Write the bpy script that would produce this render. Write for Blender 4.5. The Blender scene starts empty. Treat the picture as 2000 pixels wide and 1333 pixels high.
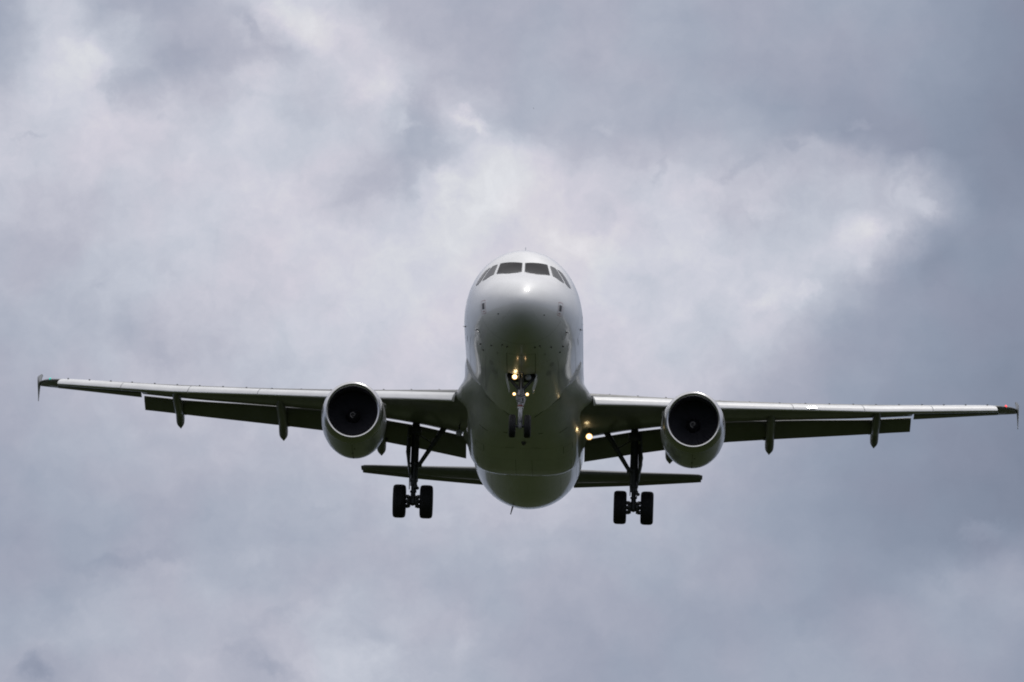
import bpy, bmesh, math
from mathutils import Vector, Matrix
from mathutils.bvhtree import BVHTree
R = math.radians
sc = bpy.context.scene
COL = sc.collection

# ---------------------------------------------------------------- camera
ELEV = R(10.0)                      # the camera looks up at the sky near the approach path
F_PX = 17035.8                      # long telephoto lens, in pixels of a 2000 px wide frame
cam_d = bpy.data.cameras.new('camera')
cam = bpy.data.objects.new('camera', cam_d); COL.objects.link(cam)
cam_d.sensor_width = 23.5; cam_d.lens = 23.5 * F_PX / 2000.0
cam_d.clip_start = 0.5; cam_d.clip_end = 60000
cam.location = (0, 0, 1.7); cam.rotation_euler = (R(90) + ELEV, 0, 0)
sc.camera = cam
# ---------------------------------------------------------------- exposure
sc.view_settings.view_transform = 'Standard'; sc.view_settings.look = 'None'
sc.view_settings.exposure = 0.0; sc.view_settings.gamma = 1.0
sc.cycles.filter_width = 1.9
try: sc.view_settings.use_curve_mapping = False
except Exception: pass

# ---------------------------------------------------------------- node helper
class NT:
    def __init__(s, tree): s.t = tree; tree.nodes.clear()
    def n(s, typ, **kw):
        nd = s.t.nodes.new(typ)
        for k, v in kw.items(): setattr(nd, k, v)
        return nd
    def set(s, sock, v):
        if v is None: return
        if isinstance(v, bpy.types.NodeSocket): s.t.links.new(v, sock)
        else: sock.default_value = v
    def m(s, op, a, b=None, c=None, clamp=False):
        nd = s.n('ShaderNodeMath', operation=op, use_clamp=clamp)
        for i, v in enumerate((a, b, c)): s.set(nd.inputs[i], v)
        return nd.outputs[0]
    def v(s, op, a, b=None, scale=None):
        nd = s.n('ShaderNodeVectorMath', operation=op)
        s.set(nd.inputs[0], a)
        if b is not None: s.set(nd.inputs[1], b)
        if scale is not None: s.set(nd.inputs['Scale'], scale)
        return nd.outputs['Value'] if op in ('DOT_PRODUCT', 'LENGTH') else nd.outputs[0]
    def noise(s, vec, scale, detail=4, rough=.5, dist=0, out=0):
        nd = s.n('ShaderNodeTexNoise')
        if vec is not None: s.set(nd.inputs['Vector'], vec)
        nd.inputs['Scale'].default_value = scale; nd.inputs['Detail'].default_value = detail
        nd.inputs['Roughness'].default_value = rough; nd.inputs['Distortion'].default_value = dist
        return nd.outputs[out]
    def mapr(s, v, a, b, c=0, d=1, smooth=False):
        nd = s.n('ShaderNodeMapRange'); nd.interpolation_type = 'SMOOTHSTEP' if smooth else 'LINEAR'
        s.set(nd.inputs[0], v)
        for i, x in zip((1, 2, 3, 4), (a, b, c, d)): s.set(nd.inputs[i], x)
        return nd.outputs[0]
    def ramp(s, fac, stops, interp='LINEAR'):
        nd = s.n('ShaderNodeValToRGB'); cr = nd.color_ramp; cr.interpolation = interp
        while len(cr.elements) < len(stops): cr.elements.new(1.0)
        for e, (p, c) in zip(cr.elements, stops):
            e.position = p
            e.color = (c, c, c, 1) if not isinstance(c, (tuple, list)) else (*c, 1)
        s.set(nd.inputs[0], fac); return nd.outputs[0]
    def mix(s, fac, a, b, typ='MIX'):
        nd = s.n('ShaderNodeMix', data_type='RGBA', blend_type=typ)
        s.set(nd.inputs[0], fac)
        for i, x in ((6, a), (7, b)):
            if not isinstance(x, bpy.types.NodeSocket) and len(x) == 3: x = (*x, 1)
            s.set(nd.inputs[i], x)
        return nd.outputs[2]

# ---------------------------------------------------------------- sky
SUN_DIR = Vector((0.2155, 0.2577, 0.9419)).normalized()       # direction towards the sun (high, veiled by cloud)
SUN_EL = math.asin(SUN_DIR.z); SUN_AZ = math.atan2(SUN_DIR.x, SUN_DIR.y)
CLOUD = """165 196 172 170 176 196 208 190 174 170 169 170 172 168 164 164 162 160 154 144 134
165 198 176 180 174 186 208 196 178 171 169 170 172 168 163 163 160 158 150 142 134
168 200 208 176 174 178 192 204 188 174 170 172 174 169 163 161 158 155 150 142 134
176 202 205 178 180 190 192 206 190 176 172 173 173 169 164 158 155 152 149 140 132
195 204 206 188 188 200 192 204 186 196 176 174 174 170 166 157 150 148 144 136 130
198 198 208 200 200 203 196 200 182 198 180 176 172 172 172 164 152 144 140 134 128
200 198 206 200 202 204 200 192 176 204 204 190 184 180 182 178 178 160 142 134 128
198 194 198 200 205 206 204 182 190 216 214 206 198 198 190 188 188 184 172 138 132
190 190 192 204 200 204 205 184 206 218 216 208 204 206 198 190 190 190 186 140 134
184 184 190 202 202 200 208 206 210 216 214 212 208 202 206 192 192 208 158 142 140
180 180 188 194 200 200 206 210 214 214 214 214 212 208 208 196 200 192 148 140 136
178 180 186 192 198 198 204 210 212 214 214 214 212 206 204 204 196 160 150 140 136
176 178 182 186 196 196 200 206 208 210 210 210 208 206 200 204 184 156 148 138 134
174 178 182 180 186 194 198 202 206 206 206 206 204 204 196 200 164 152 146 136 132
172 176 182 182 184 192 196 200 202 200 200 202 202 200 192 184 162 150 144 136 130
170 176 182 186 188 190 194 198 200 200 200 200 200 198 190 174 158 150 142 134 128
168 174 178 184 186 188 190 194 198 198 198 198 196 190 184 168 156 146 138 132 126
165 172 176 180 182 184 186 190 194 196 196 194 192 188 178 164 152 142 136 130 126
163 168 172 176 178 180 182 186 190 192 192 190 188 184 172 160 150 142 136 130 124
160 164 168 172 174 176 178 182 186 188 188 186 184 180 168 156 148 140 134 128 124
158 162 164 166 168 172 174 178 184 186 184 182 180 176 164 154 146 138 134 130 126
156 159 162 163 166 168 170 172 176 178 178 174 172 170 164 156 148 142 134 132 140
158 158 160 170 172 172 172 174 172 172 172 170 168 166 162 158 150 146 144 146 156
162 160 172 176 178 176 176 180 176 170 170 168 166 162 160 156 150 146 154 158 160
166 170 176 178 178 178 182 182 180 172 168 164 162 158 156 156 150 156 158 158 158
168 172 176 178 178 176 184 184 180 176 166 160 158 158 156 160 160 160 160 158 152
166 158 174 178 180 170 188 190 182 176 168 158 156 158 158 162 162 162 158 156 148
168 160 174 178 180 172 188 190 182 176 168 158 156 158 158 162 162 162 158 156 148"""
# individual puffs and hollows: x, y, rx, ry, angle, strength
PUFFS = [(120,90,70,100,0,4),(205,95,28,40,-20,8),(250,170,60,35,10,-12),(212,172,22,14,0,-8),(240,40,40,28,0,9),(330,60,55,80,0,-6),(365,115,45,38,0,-8),(465,60,42,20,35,7),
 (540,25,40,30,0,12),(600,55,55,45,0,8),(640,90,28,40,20,9),(615,130,40,25,0,6),(500,60,14,48,-45,-9),(510,150,55,30,0,8),(745,185,38,55,0,11),(790,240,24,16,0,12),
 (830,260,30,80,-10,-13),(800,370,26,75,0,-12),(875,300,26,30,0,-10),(912,230,30,20,35,17),(938,248,30,17,45,11),(985,350,75,60,0,6),(872,380,20,48,0,10),(310,235,12,9,0,-8),(55,260,26,8,5,-9),
 (340,215,24,34,0,6),(1290,335,14,26,25,-11),(1250,330,60,14,-5,5),(1440,335,60,12,-30,-8),(1580,280,30,18,0,8),(1553,285,20,12,0,-11),(1665,300,70,18,5,6),(1780,370,36,42,0,8),(1772,368,14,24,15,-9),
 (1812,400,18,20,0,10),(1680,462,56,38,-15,7),(1740,440,26,16,-30,8),(1734,448,12,18,30,-12),(1800,520,80,50,-30,-4),(1582,563,20,12,-20,9),(1500,595,50,18,-25,10),(1430,450,42,50,0,-9),(1180,430,18,32,20,-7),
 (1290,560,60,40,0,-8),(1186,250,24,16,0,10),(1682,235,20,14,0,9),(1385,370,30,14,40,7),(1480,415,36,12,10,7),(1110,470,60,24,10,5),
 (240,1098,120,14,-12,-7),(150,1122,80,12,-8,4),(345,1110,26,16,0,6),(490,1085,40,18,0,5),(65,1302,34,26,0,-16),(540,1312,52,18,10,-11),(535,1215,44,16,-35,-7),(100,1195,30,46,30,-6),
 (460,1280,40,10,-10,-5),(250,640,34,38,30,-7),(305,690,42,18,15,-6),(190,555,22,10,0,-5),(330,550,14,20,0,5),(740,1290,45,36,0,7),(620,985,30,14,-20,-5),(1910,1032,42,16,-15,8),(1860,1140,60,30,-20,4),
 (1960,1110,40,40,0,5),(900,1240,20,50,10,4),(1000,1080,60,16,-8,4),(1350,1150,50,20,-15,3)]
def cloud_rows():
    B = [[float(v) for v in l.split()] for l in CLOUD.split('\n')]; out = []
    for j, row in enumerate(B):
        y = j * 50; o = []
        for i in range(41):
            x = i * 50; a = row[i // 2]; b = row[min(20, i // 2 + 1)]
            v = a if i % 2 == 0 else (a + b) / 2
            o.append(v)
        out.append(o)
    return out
world = bpy.data.worlds.new('World'); sc.world = world; world.use_nodes = True
def build_world():
    W = NT(world.node_tree)
    out = W.n('ShaderNodeOutputWorld'); bg = W.n('ShaderNodeBackground')
    W.t.links.new(bg.outputs[0], out.inputs[0])
    tc = W.n('ShaderNodeTexCoord'); d = tc.outputs['Generated']
    # a fixed patch of cloud in the northern sky, laid out by compass bearing and elevation
    den = W.m('MAXIMUM', W.v('DOT_PRODUCT', d, (0, math.cos(ELEV), math.sin(ELEV))), 0.02)
    k = F_PX / 1000.0
    s = W.m('MULTIPLY', W.m('DIVIDE', W.v('DOT_PRODUCT', d, (1, 0, 0)), den), k)
    t = W.m('MULTIPLY', W.m('DIVIDE', W.v('DOT_PRODUCT', d, (0, -math.sin(ELEV), math.cos(ELEV))), den), k)
    cv = W.n('ShaderNodeCombineXYZ'); W.set(cv.inputs[0], s); W.set(cv.inputs[1], t)
    st = cv.outputs[0]
    w1 = W.v('SCALE', W.v('SUBTRACT', W.noise(st, 3.2, 3, .55, out=1), (.5, .5, .5)), scale=.05)
    w2 = W.v('SCALE', W.v('SUBTRACT', W.noise(st, 11.0, 6, .62, out=1), (.5, .5, .5)), scale=.085)
    wp = W.v('ADD', st, W.v('ADD', w1, w2))
    sp = W.n('ShaderNodeSeparateXYZ'); W.set(sp.inputs[0], wp)
    u = W.m('MULTIPLY_ADD', sp.outputs[0], .5, .5)
    tt = W.m('MULTIPLY_ADD', sp.outputs[1], -20.0, 13.33)
    cur = None
    for j, row in enumerate(cloud_rows()):
        vals = [v / 255 for v in row[::2]]
        rr = W.ramp(u, [(i / 20, v) for i, v in enumerate(vals)], 'CARDINAL')
        if cur is None: cur = rr
        else:
            fac = W.m('SUBTRACT', tt, float(j - 1), clamp=True)
            cur = W.mix(fac, cur, rr)
    bw = W.n('ShaderNodeRGBToBW'); W.set(bw.inputs[0], cur); L = bw.outputs[0]
    # puffs with ragged edges
    w3 = W.v('SCALE', W.v('SUBTRACT', W.noise(st, 26.0, 7, .64, out=1), (.5, .5, .5)), scale=.062)
    pp = W.v('ADD', wp, w3)
    sp2 = W.n('ShaderNodeSeparateXYZ'); W.set(sp2.inputs[0], pp)
    c0 = W.n('ShaderNodeCombineXYZ'); W.set(c0.inputs[0], sp2.outputs[0]); W.set(c0.inputs[1], sp2.outputs[1])
    cur = c0.outputs[0]                                           # z carries the running sum
    for (x, y, rx, ry, an, am) in PUFFS:
        mp = W.n('ShaderNodeMapping', vector_type='TEXTURE')      # moves, turns and scales a unit blob into place
        mp.inputs['Location'].default_value = ((x - 1000) / 1000, (666.5 - y) / 1000, 0)
        mp.inputs['Rotation'].default_value = (0, 0, -R(an)); mp.inputs['Scale'].default_value = (rx / 1000 * 1.5, ry / 1000 * 1.5, 1e5)
        W.set(mp.inputs[0], cur)
        f = W.mapr(W.v('LENGTH', mp.outputs[0]), 1.05, .1, 0, am * 1.05 / 255, True)
        cc = W.n('ShaderNodeCombineXYZ'); W.set(cc.inputs[2], f)
        cur = W.v('ADD', cur, cc.outputs[0])
    sp3 = W.n('ShaderNodeSeparateXYZ'); W.set(sp3.inputs[0], cur)
    L = W.m('ADD', L, sp3.outputs[2])
    # wisps
    f1 = W.m('SUBTRACT', W.noise(W.v('ADD', wp, (7.3, 2.1, 0)), 12.0, 8, .62), .5)
    f2 = W.m('SUBTRACT', W.noise(wp, 3.0, 5, .5), .5)
    hi = W.mapr(L, .55, .8, .25, 1.0)
    L = W.m('ADD', L, W.m('MULTIPLY', W.m('MULTIPLY', f1, .17), hi))
    L = W.m('ADD', L, W.m('MULTIPLY', f2, .03))
    # the rest of the overcast
    g = W.noise(d, 2.2, 6, .55, .3)
    sd = W.n('ShaderNodeSeparateXYZ'); W.set(sd.inputs[0], d)
    Lg = W.m('ADD', W.mapr(g, .3, .7, .70, .86), W.mapr(sd.outputs[2], 0, .75, -.24, .16))
    south = W.m('MULTIPLY', W.mapr(sd.outputs[2], 0, .5, -.14, 0, True), W.mapr(sd.outputs[1], 0, -.6, 0, 1))   # unseen darker sky behind the camera, added to dim the nose
    Lg = W.m('ADD', Lg, south)
    rad = W.m('MAXIMUM', W.m('ABSOLUTE', s), W.m('MULTIPLY', W.m('ABSOLUTE', t), 1.4))
    mask = W.m('MULTIPLY', W.mapr(rad, 1.1, 3.5, 1, 0, True), W.mapr(W.v('DOT_PRODUCT', d, (0, 1, 0)), .3, .5))
    mm = W.n('ShaderNodeMix', data_type='FLOAT'); W.set(mm.inputs[0], mask); W.set(mm.inputs[2], Lg); W.set(mm.inputs[3], L)
    L = mm.outputs[0]
    def lin(c): c /= 255; return c / 12.92 if c < .04045 else ((c + .055) / 1.055) ** 2.4
    stops = [(80, (84, 90, 108)), (120, (122, 130, 149)), (135, (137, 145, 164)), (150, (151, 158, 176)), (165, (166, 171, 187)),
             (180, (181, 184, 198)), (195, (197, 199, 211)), (207, (209, 208, 219)), (218, (219, 218, 224)), (245, (245, 244, 247))]
    colr = W.ramp(L, [(a / 255, tuple(lin(x) for x in c)) for a, c in stops])
    # slow drift between pinkish and bluish grey
    tint = W.noise(W.v('ADD', st, (3, 9, 1)), 4.0, 2, .5)
    colr = W.mix(W.mapr(tint, .42, .58, 0, 1), W.mix(1.0, colr, (1.010, .995, .998), 'MULTIPLY'), W.mix(1.0, colr, (.98, 1.004, 1.006), 'MULTIPLY'))
    sky = W.n('ShaderNodeTexSky'); sky.sky_type = 'NISHITA'; sky.sun_disc = False
    sky.sun_elevation = SUN_EL; sky.sun_rotation = SUN_AZ
    skyc = W.mix(1.0, sky.outputs[0], (.08, .08, .08), 'MULTIPLY')
    up = W.mapr(sd.outputs[2], -.02, .0)
    tot = W.mix(.97, skyc, colr)
    W.set(bg.inputs[0], tot); bg.inputs[1].default_value = 1.0
build_world()
try: world.cycles.sampling_method = 'MANUAL'; world.cycles.sample_map_resolution = 256
except Exception: pass

# ---------------------------------------------------------------- sun (veiled)
sl = bpy.data.lights.new('sun', 'SUN'); sl.energy = 1.4; sl.angle = R(10); sl.color = (1, .96, .9)
so = bpy.data.objects.new('sun', sl); COL.objects.link(so)
so.rotation_euler = SUN_DIR.to_track_quat('Z', 'Y').to_euler(); so.location = (0, 0, 200)

# ---------------------------------------------------------------- materials
def pbsdf(name):
    m = bpy.data.materials.new(name); m.use_nodes = True
    T = NT(m.node_tree); o = T.n('ShaderNodeOutputMaterial'); b = T.n('ShaderNodeBsdfPrincipled')
    T.t.links.new(b.outputs[0], o.inputs[0]); return m, T, b
def mat(name, col, rough=.5, metal=0, coat=0, coat_r=.05, spec=.5, var=.0, vscale=1.5, streak=False, bump=0, rvar=0.0):
    m, T, b = pbsdf(name)
    tc = T.n('ShaderNodeTexCoord'); ob = tc.outputs['Object']
    vec = ob
    if streak:
        mp = T.n('ShaderNodeMapping'); mp.inputs['Scale'].default_value = (1, .12, 1); T.set(mp.inputs[0], ob); vec = mp.outputs[0]
    if var:
        n = T.noise(vec, vscale, 6, .6)
        c2 = tuple(c * (1 - var) for c in col)
        T.set(b.inputs['Base Color'], T.mix(T.mapr(n, .35, .7), col, c2))
    else: b.inputs['Base Color'].default_value = (*col, 1)
    if rvar:
        T.set(b.inputs['Roughness'], T.mapr(T.noise(vec, vscale * 2.3, 4), .3, .7, rough - rvar, rough + rvar))
    else: b.inputs['Roughness'].default_value = rough
    b.inputs['Metallic'].default_value = metal; b.inputs['Specular IOR Level'].default_value = spec
    b.inputs['Coat Weight'].default_value = coat; b.inputs['Coat Roughness'].default_value = coat_r
    if bump:
        bn = T.n('ShaderNodeBump'); bn.inputs['Strength'].default_value = bump; bn.inputs['Distance'].default_value = .01
        T.set(bn.inputs['Height'], T.noise(ob, 1.7, 2)); T.set(b.inputs['Normal'], bn.outputs[0])
    return m
def emis(name, col, st):
    m, T, b = pbsdf(name); b.inputs['Base Color'].default_value = (*col, 1)
    b.inputs['Emission Color'].default_value = (*col, 1); b.inputs['Emission Strength'].default_value = st; return m
M = dict(
    white=mat('white_paint', (.78, .79, .80), .42, coat=.8, coat_r=.10, var=.10, streak=True, vscale=1.3, bump=.25, rvar=.06),
    fairing=mat('fairing_paint', (.74, .75, .76), .4, coat=.6, coat_r=.05, var=.18, streak=True, vscale=1.6, bump=.3, rvar=.06),
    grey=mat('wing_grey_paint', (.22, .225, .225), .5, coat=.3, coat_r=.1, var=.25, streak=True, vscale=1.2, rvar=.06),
    slat=mat('slat_metal_paint', (.76, .77, .78), .34, var=.12, vscale=2.0, rvar=.06),
    lip=mat('polished_lip_metal', (.62, .62, .63), .25, metal=1.0, var=.05),
    cowl=mat('cowl_paint', (.52, .53, .55), .3, coat=.4, coat_r=.08, var=.15, vscale=1.2, bump=.2),
    duct=mat('inlet_liner', (.07, .07, .08), .5),
    fan=mat('fan_titanium', (.10, .10, .12), .45, metal=.5),
    spin=mat('spinner_black', (.012, .012, .014), .4),
    spiral=mat('spiral_white', (.20, .20, .20), .5),
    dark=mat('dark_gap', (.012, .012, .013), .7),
    rubber=mat('tyre_rubber', (.012, .012, .014), .75, var=.3, vscale=6),
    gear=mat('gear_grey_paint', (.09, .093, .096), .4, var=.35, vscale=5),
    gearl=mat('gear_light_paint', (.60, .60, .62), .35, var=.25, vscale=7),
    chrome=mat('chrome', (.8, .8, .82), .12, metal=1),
    glass=mat('cockpit_glass', (.016, .015, .017), .06, spec=.10, var=.4, vscale=3),
    glass2=mat('cockpit_side_glass', (.014, .018, .022), .06, spec=.8),
    fence=mat('fence_paint', (.5, .51, .52), .6, spec=.15),
    tail=mat('tailplane_paint', (.22, .225, .225), .6, spec=.15, var=.2, streak=True),
    lap=mat('lap_joint', (.30, .30, .30), .6, spec=.3),
    oval=mat('oval_patch_grey', (.48, .48, .48), .6, spec=.3),
    strip=mat('highlight_strip', (.9, .9, .9), .6),
    frame=mat('window_seal', (.25, .26, .27), .5),
    seam=mat('panel_seam', (.07, .07, .07), .6),
    red=mat('red_marking', (.34, .10, .08), .5),
    port=mat('port_metal', (.09, .085, .085), .5, metal=.4),
    exhaust=mat('exhaust_metal', (.18, .16, .14), .4, metal=1),
    blue=mat('blue_livery', (.10, .22, .42), .35, coat=.4),
    lit=emis('lit_lamp', (1.0, .78, .42), 9.0),
    litrim=emis('lit_lamp_rim', (1.0, .60, .22), 1.7),
    lit2=emis('lit_turnoff_lamp', (1.0, .60, .32), 5.0),
    lens=mat('unlit_lens', (.35, .36, .37), .15, spec=.8),
    green=emis('green_navigation_lamp', (.05, .7, .55), .5),
    redl=emis('red_navigation_lamp', (1.0, .06, .06), 1.6),
    feather=mat('bird_plumage', (.05, .05, .055), .8),
)

# ---------------------------------------------------------------- mesh helpers
def link(name, bm, m, parent=None, angle=35, fix=True):
    if fix: bmesh.ops.recalc_face_normals(bm, faces=bm.faces[:])
    me = bpy.data.meshes.new(name); bm.to_mesh(me); bm.free()
    for p in me.polygons: p.use_smooth = True
    try: me.set_sharp_from_angle(angle=R(angle))
    except Exception: pass
    for mm in (m if isinstance(m, (list, tuple)) else [m]): me.materials.append(mm)
    o = bpy.data.objects.new(name, me); COL.objects.link(o)
    if parent is not None: o.parent = parent
    return o
def loft(bm, rings, closed=True, cap0=True, cap1=True, mi=0):
    vs = [[bm.verts.new(p) for p in r] for r in rings]
    n = len(rings[0])
    for a, b in zip(vs, vs[1:]):
        for i in range(n if closed else n - 1):
            j = (i + 1) % n
            f = bm.faces.new((a[i], a[j], b[j], b[i])); f.material_index = mi
    if closed and cap0: bm.faces.new(vs[0]).material_index = mi
    if closed and cap1: bm.faces.new(list(reversed(vs[-1]))).material_index = mi
    return vs
def tube(bm, pts, rads, n=14, mi=0):
    pts = [Vector(p) for p in pts]
    if not isinstance(rads, (list, tuple)): rads = [rads] * len(pts)
    rings = []
    for i, p in enumerate(pts):
        d = (pts[min(i + 1, len(pts) - 1)] - pts[max(i - 1, 0)])
        if d.length < 1e-9: d = (pts[-1] - pts[0])
        d.normalize()
        a = d.cross(Vector((0, 1, 0)) if abs(d.y) < .9 else Vector((1, 0, 0))).normalized(); b = d.cross(a)
        rings.append([p + (a * math.cos(q) + b * math.sin(q)) * rads[i] for q in [2 * math.pi * k / n for k in range(n)]])
    loft(bm, rings, mi=mi)
def stepped(bm, p0, p1, prof, n=18, mi=0):
    """turned strut: prof = [(fraction, radius)...] along p0->p1, several radii may share a fraction"""
    p0 = Vector(p0); p1 = Vector(p1); d = (p1 - p0).normalized()
    a = d.cross(Vector((0, 1, 0)) if abs(d.y) < .9 else Vector((1, 0, 0))).normalized(); b = d.cross(a)
    loft(bm, [[p0.lerp(p1, f) + (a * math.cos(q) + b * math.sin(q)) * r for q in [2 * math.pi * k / n for k in range(n)]] for f, r in prof], mi=mi)
def box(bm, c, s, rot=None, bev=0.0, mi=0):
    r = bmesh.ops.create_cube(bm, size=1)
    vs = r['verts']
    mt = Matrix.Translation(Vector(c)) @ (rot if rot else Matrix()) @ Matrix.Diagonal((*s, 1))
    bmesh.ops.transform(bm, matrix=mt, verts=vs)
    fs = set(f for v in vs for f in v.link_faces)
    for f in fs: f.material_index = mi
    if bev:
        es = list(set(e for v in vs for e in v.link_edges))
        bmesh.ops.bevel(bm, geom=es, offset=bev, segments=2, affect='EDGES', profile=.5)
def lathe(bm, prof, c, axis='Y', n=64, mi=0, closed=False, zs=1.0):
    """prof = [(along, radius)...] round an axis through c"""
    rings = []
    for a, r in prof:
        ring = []
        for k in range(n):
            q = 2 * math.pi * k / n
            if axis == 'Y': ring.append((c[0] + r * math.cos(q), c[1] + a, c[2] + r * zs * math.sin(q)))
            elif axis == 'X': ring.append((c[0] + a, c[1] + r * math.cos(q), c[2] + r * math.sin(q)))
            else: ring.append((c[0] + r * math.cos(q), c[1] + r * math.sin(q), c[2] + a))
        rings.append(ring)
    if closed: rings.append(rings[0])
    vs = loft(bm, rings, cap0=False, cap1=False, mi=mi)
    if closed: bmesh.ops.remove_doubles(bm, verts=[v for r in (vs[0], vs[-1]) for v in r], dist=1e-6)
    return vs
def lut(tab):
    xs = [t[0] for t in tab]
    def f(x):
        if x <= xs[0]: return tab[0][1]
        if x >= xs[-1]: return tab[-1][1]
        for (a, va), (b, vb) in zip(tab, tab[1:]):
            if a <= x <= b: return va + (vb - va) * (x - a) / (b - a)
    return f
def pchip(xs, ys):
    n = len(xs); h = [xs[i + 1] - xs[i] for i in range(n - 1)]; d = [(ys[i + 1] - ys[i]) / h[i] for i in range(n - 1)]
    m = [d[0]] + [0] * (n - 2) + [d[-1]]
    for i in range(1, n - 1):
        if d[i - 1] * d[i] > 0:
            w1 = 2 * h[i] + h[i - 1]; w2 = h[i] + 2 * h[i - 1]
            m[i] = (w1 + w2) / (w1 / d[i - 1] + w2 / d[i])
    def f(x):
        x = min(max(x, xs[0]), xs[-1]); i = 0
        while i < n - 2 and x > xs[i + 1]: i += 1
        t = (x - xs[i]) / h[i]
        return ((1 + 2 * t) * (1 - t) ** 2 * ys[i] + t * (1 - t) ** 2 * h[i] * m[i] + t * t * (3 - 2 * t) * ys[i + 1] + t * t * (t - 1) * h[i] * m[i + 1])
    return f
def smooth_poly(pts, n):
    """Catmull-Rom through 2D points"""
    out = []
    P = [pts[0]] + list(pts) + [pts[-1]]
    for i in range(1, len(P) - 2):
        for k in range(n):
            t = k / n; a, b, c, d = P[i - 1], P[i], P[i + 1], P[i + 2]
            out.append(tuple(.5 * ((2 * b[j]) + (-a[j] + c[j]) * t + (2 * a[j] - 5 * b[j] + 4 * c[j] - d[j]) * t * t + (-a[j] + 3 * b[j] - 3 * c[j] + d[j]) * t ** 3) for j in (0, 1)))
    out.append(tuple(pts[-1])); return out

# ---------------------------------------------------------------- ground
def build_ground():
    bm = bmesh.new()
    S = 15000
    n = 24
    vs = [[bm.verts.new((-S + 2 * S * i / n, -S + 2 * S * j / n, 0)) for i in range(n + 1)] for j in range(n + 1)]
    for j in range(n):
        for i in range(n): bm.faces.new((vs[j][i], vs[j][i + 1], vs[j + 1][i + 1], vs[j + 1][i]))
    m, T, b = pbsdf('grass_ground')
    tc = T.n('ShaderNodeTexCoord'); ob = tc.outputs['Object']
    c = T.mix(T.mapr(T.noise(ob, .012, 4), .4, .6), (.013, .0195, .0042), (.020, .0255, .0068))
    c = T.mix(T.mapr(T.noise(ob, .35, 8, .65), .35, .7), c, (.012, .018, .005))
    T.set(b.inputs['Base Color'], c); b.inputs['Roughness'].default_value = .9; b.inputs['Specular IOR Level'].default_value = .1
    o = link('grass_field', bm, m, fix=False); o['kind'] = 'structure'; return o
build_ground()

# ================================================================ the airliner
# aircraft axes: X to the picture's right, Y towards the tail, Z up; origin on the nose station
root = bpy.data.objects.new('passenger_jet', None); COL.objects.link(root)
root['label'] = 'white twin-engine passenger jet seen head-on from below with flaps and landing gear down'
root['category'] = 'airplane'
ro, pi_, ya = 2.92796120e-02, -2.29023008e-01, -1.00332992e-02
A = Matrix.Rotation(ya, 4, 'Z') @ Matrix.Rotation(pi_, 4, 'X') @ Matrix.Rotation(ro, 4, 'Y')
CE = Matrix.Rotation(ELEV, 4, 'X')
root.matrix_world = Matrix.Translation(Vector((0, 0, 1.7))) @ CE @ Matrix.Translation(Vector((0.324823746, 283.446519, 1.97751109))) @ A
bpy.context.view_layer.update()

# ---- fuselage
FT = [ # Y, ztop, zbot, halfwidth, zc
 (0, -.70, -.70, 0, -.70), (.05, -.50, -.91, .235, -.70), (.15, -.35, -1.06, .40, -.69), (.35, -.14, -1.23, .62, -.67), (.7, .12, -1.42, .88, -.62),
 (1.1, .34, -1.56, 1.10, -.55), (1.6, .58, -1.69, 1.32, -.46), (1.95, .75, -1.76, 1.44, -.40), (2.3, .98, -1.81, 1.54, -.34), (2.72, 1.29, -1.86, 1.64, -.27),
 (3.2, 1.63, -1.91, 1.735, -.20), (3.7, 1.875, -1.96, 1.81, -.13), (4.2, 2.01, -2.0, 1.87, -.08), (5.0, 2.08, -2.04, 1.935, -.03), (6.2, 2.09, -2.06, 1.97, 0),
 (8, 2.09, -2.06, 1.975, 0), (23, 2.09, -2.06, 1.975, 0), (24.5, 2.09, -2.055, 1.975, 0), (26, 2.09, -1.97, 1.96, .03), (27.5, 2.08, -1.75, 1.90, .1), (29, 2.07, -1.42, 1.79, .22),
 (31, 2.04, -.86, 1.52, .45), (33, 1.98, -.28, 1.16, .75), (35, 1.86, .32, .76, 1.02), (36.6, 1.68, .78, .43, 1.2), (37.4, 1.52, 1.05, .22, 1.28), (37.57, 1.35, 1.25, .05, 1.3)]
fu = [math.sqrt(t[0]) for t in FT]
f_top, f_bot, f_w, f_zc = [pchip(fu, [t[k] for t in FT]) for k in (1, 2, 3, 4)]
def fus_ring(Y, n=112, off=0.0):
    u = math.sqrt(max(Y, 0)); zt, zb, w, zc = f_top(u), f_bot(u), f_w(u), f_zc(u)
    r = []
    for k in range(n):
        q = 2 * math.pi * k / n; c, s = math.cos(q), math.sin(q)
        r.append(((w + off) * c, Y, zc + (s * (zt - zc + off) if s >= 0 else s * (zc - zb + off))))
    return r
bm = bmesh.new()
ys = [(.02 + .98 * i / 70) ** 2 * 6.2 for i in range(71)] + [6.6 + i * .8 for i in range(21)] + [23 + i * .45 for i in range(32)] + [37.4, 37.5, 37.57]
ys = sorted(set(round(y, 4) for y in ys if y <= 37.57))
loft(bm, [fus_ring(y) for y in ys], mi=0)
bm.normal_update(); FUS_BVH = BVHTree.FromBMesh(bm)
fus = link('fuselage', bm, M['white'], root, angle=60)

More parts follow.
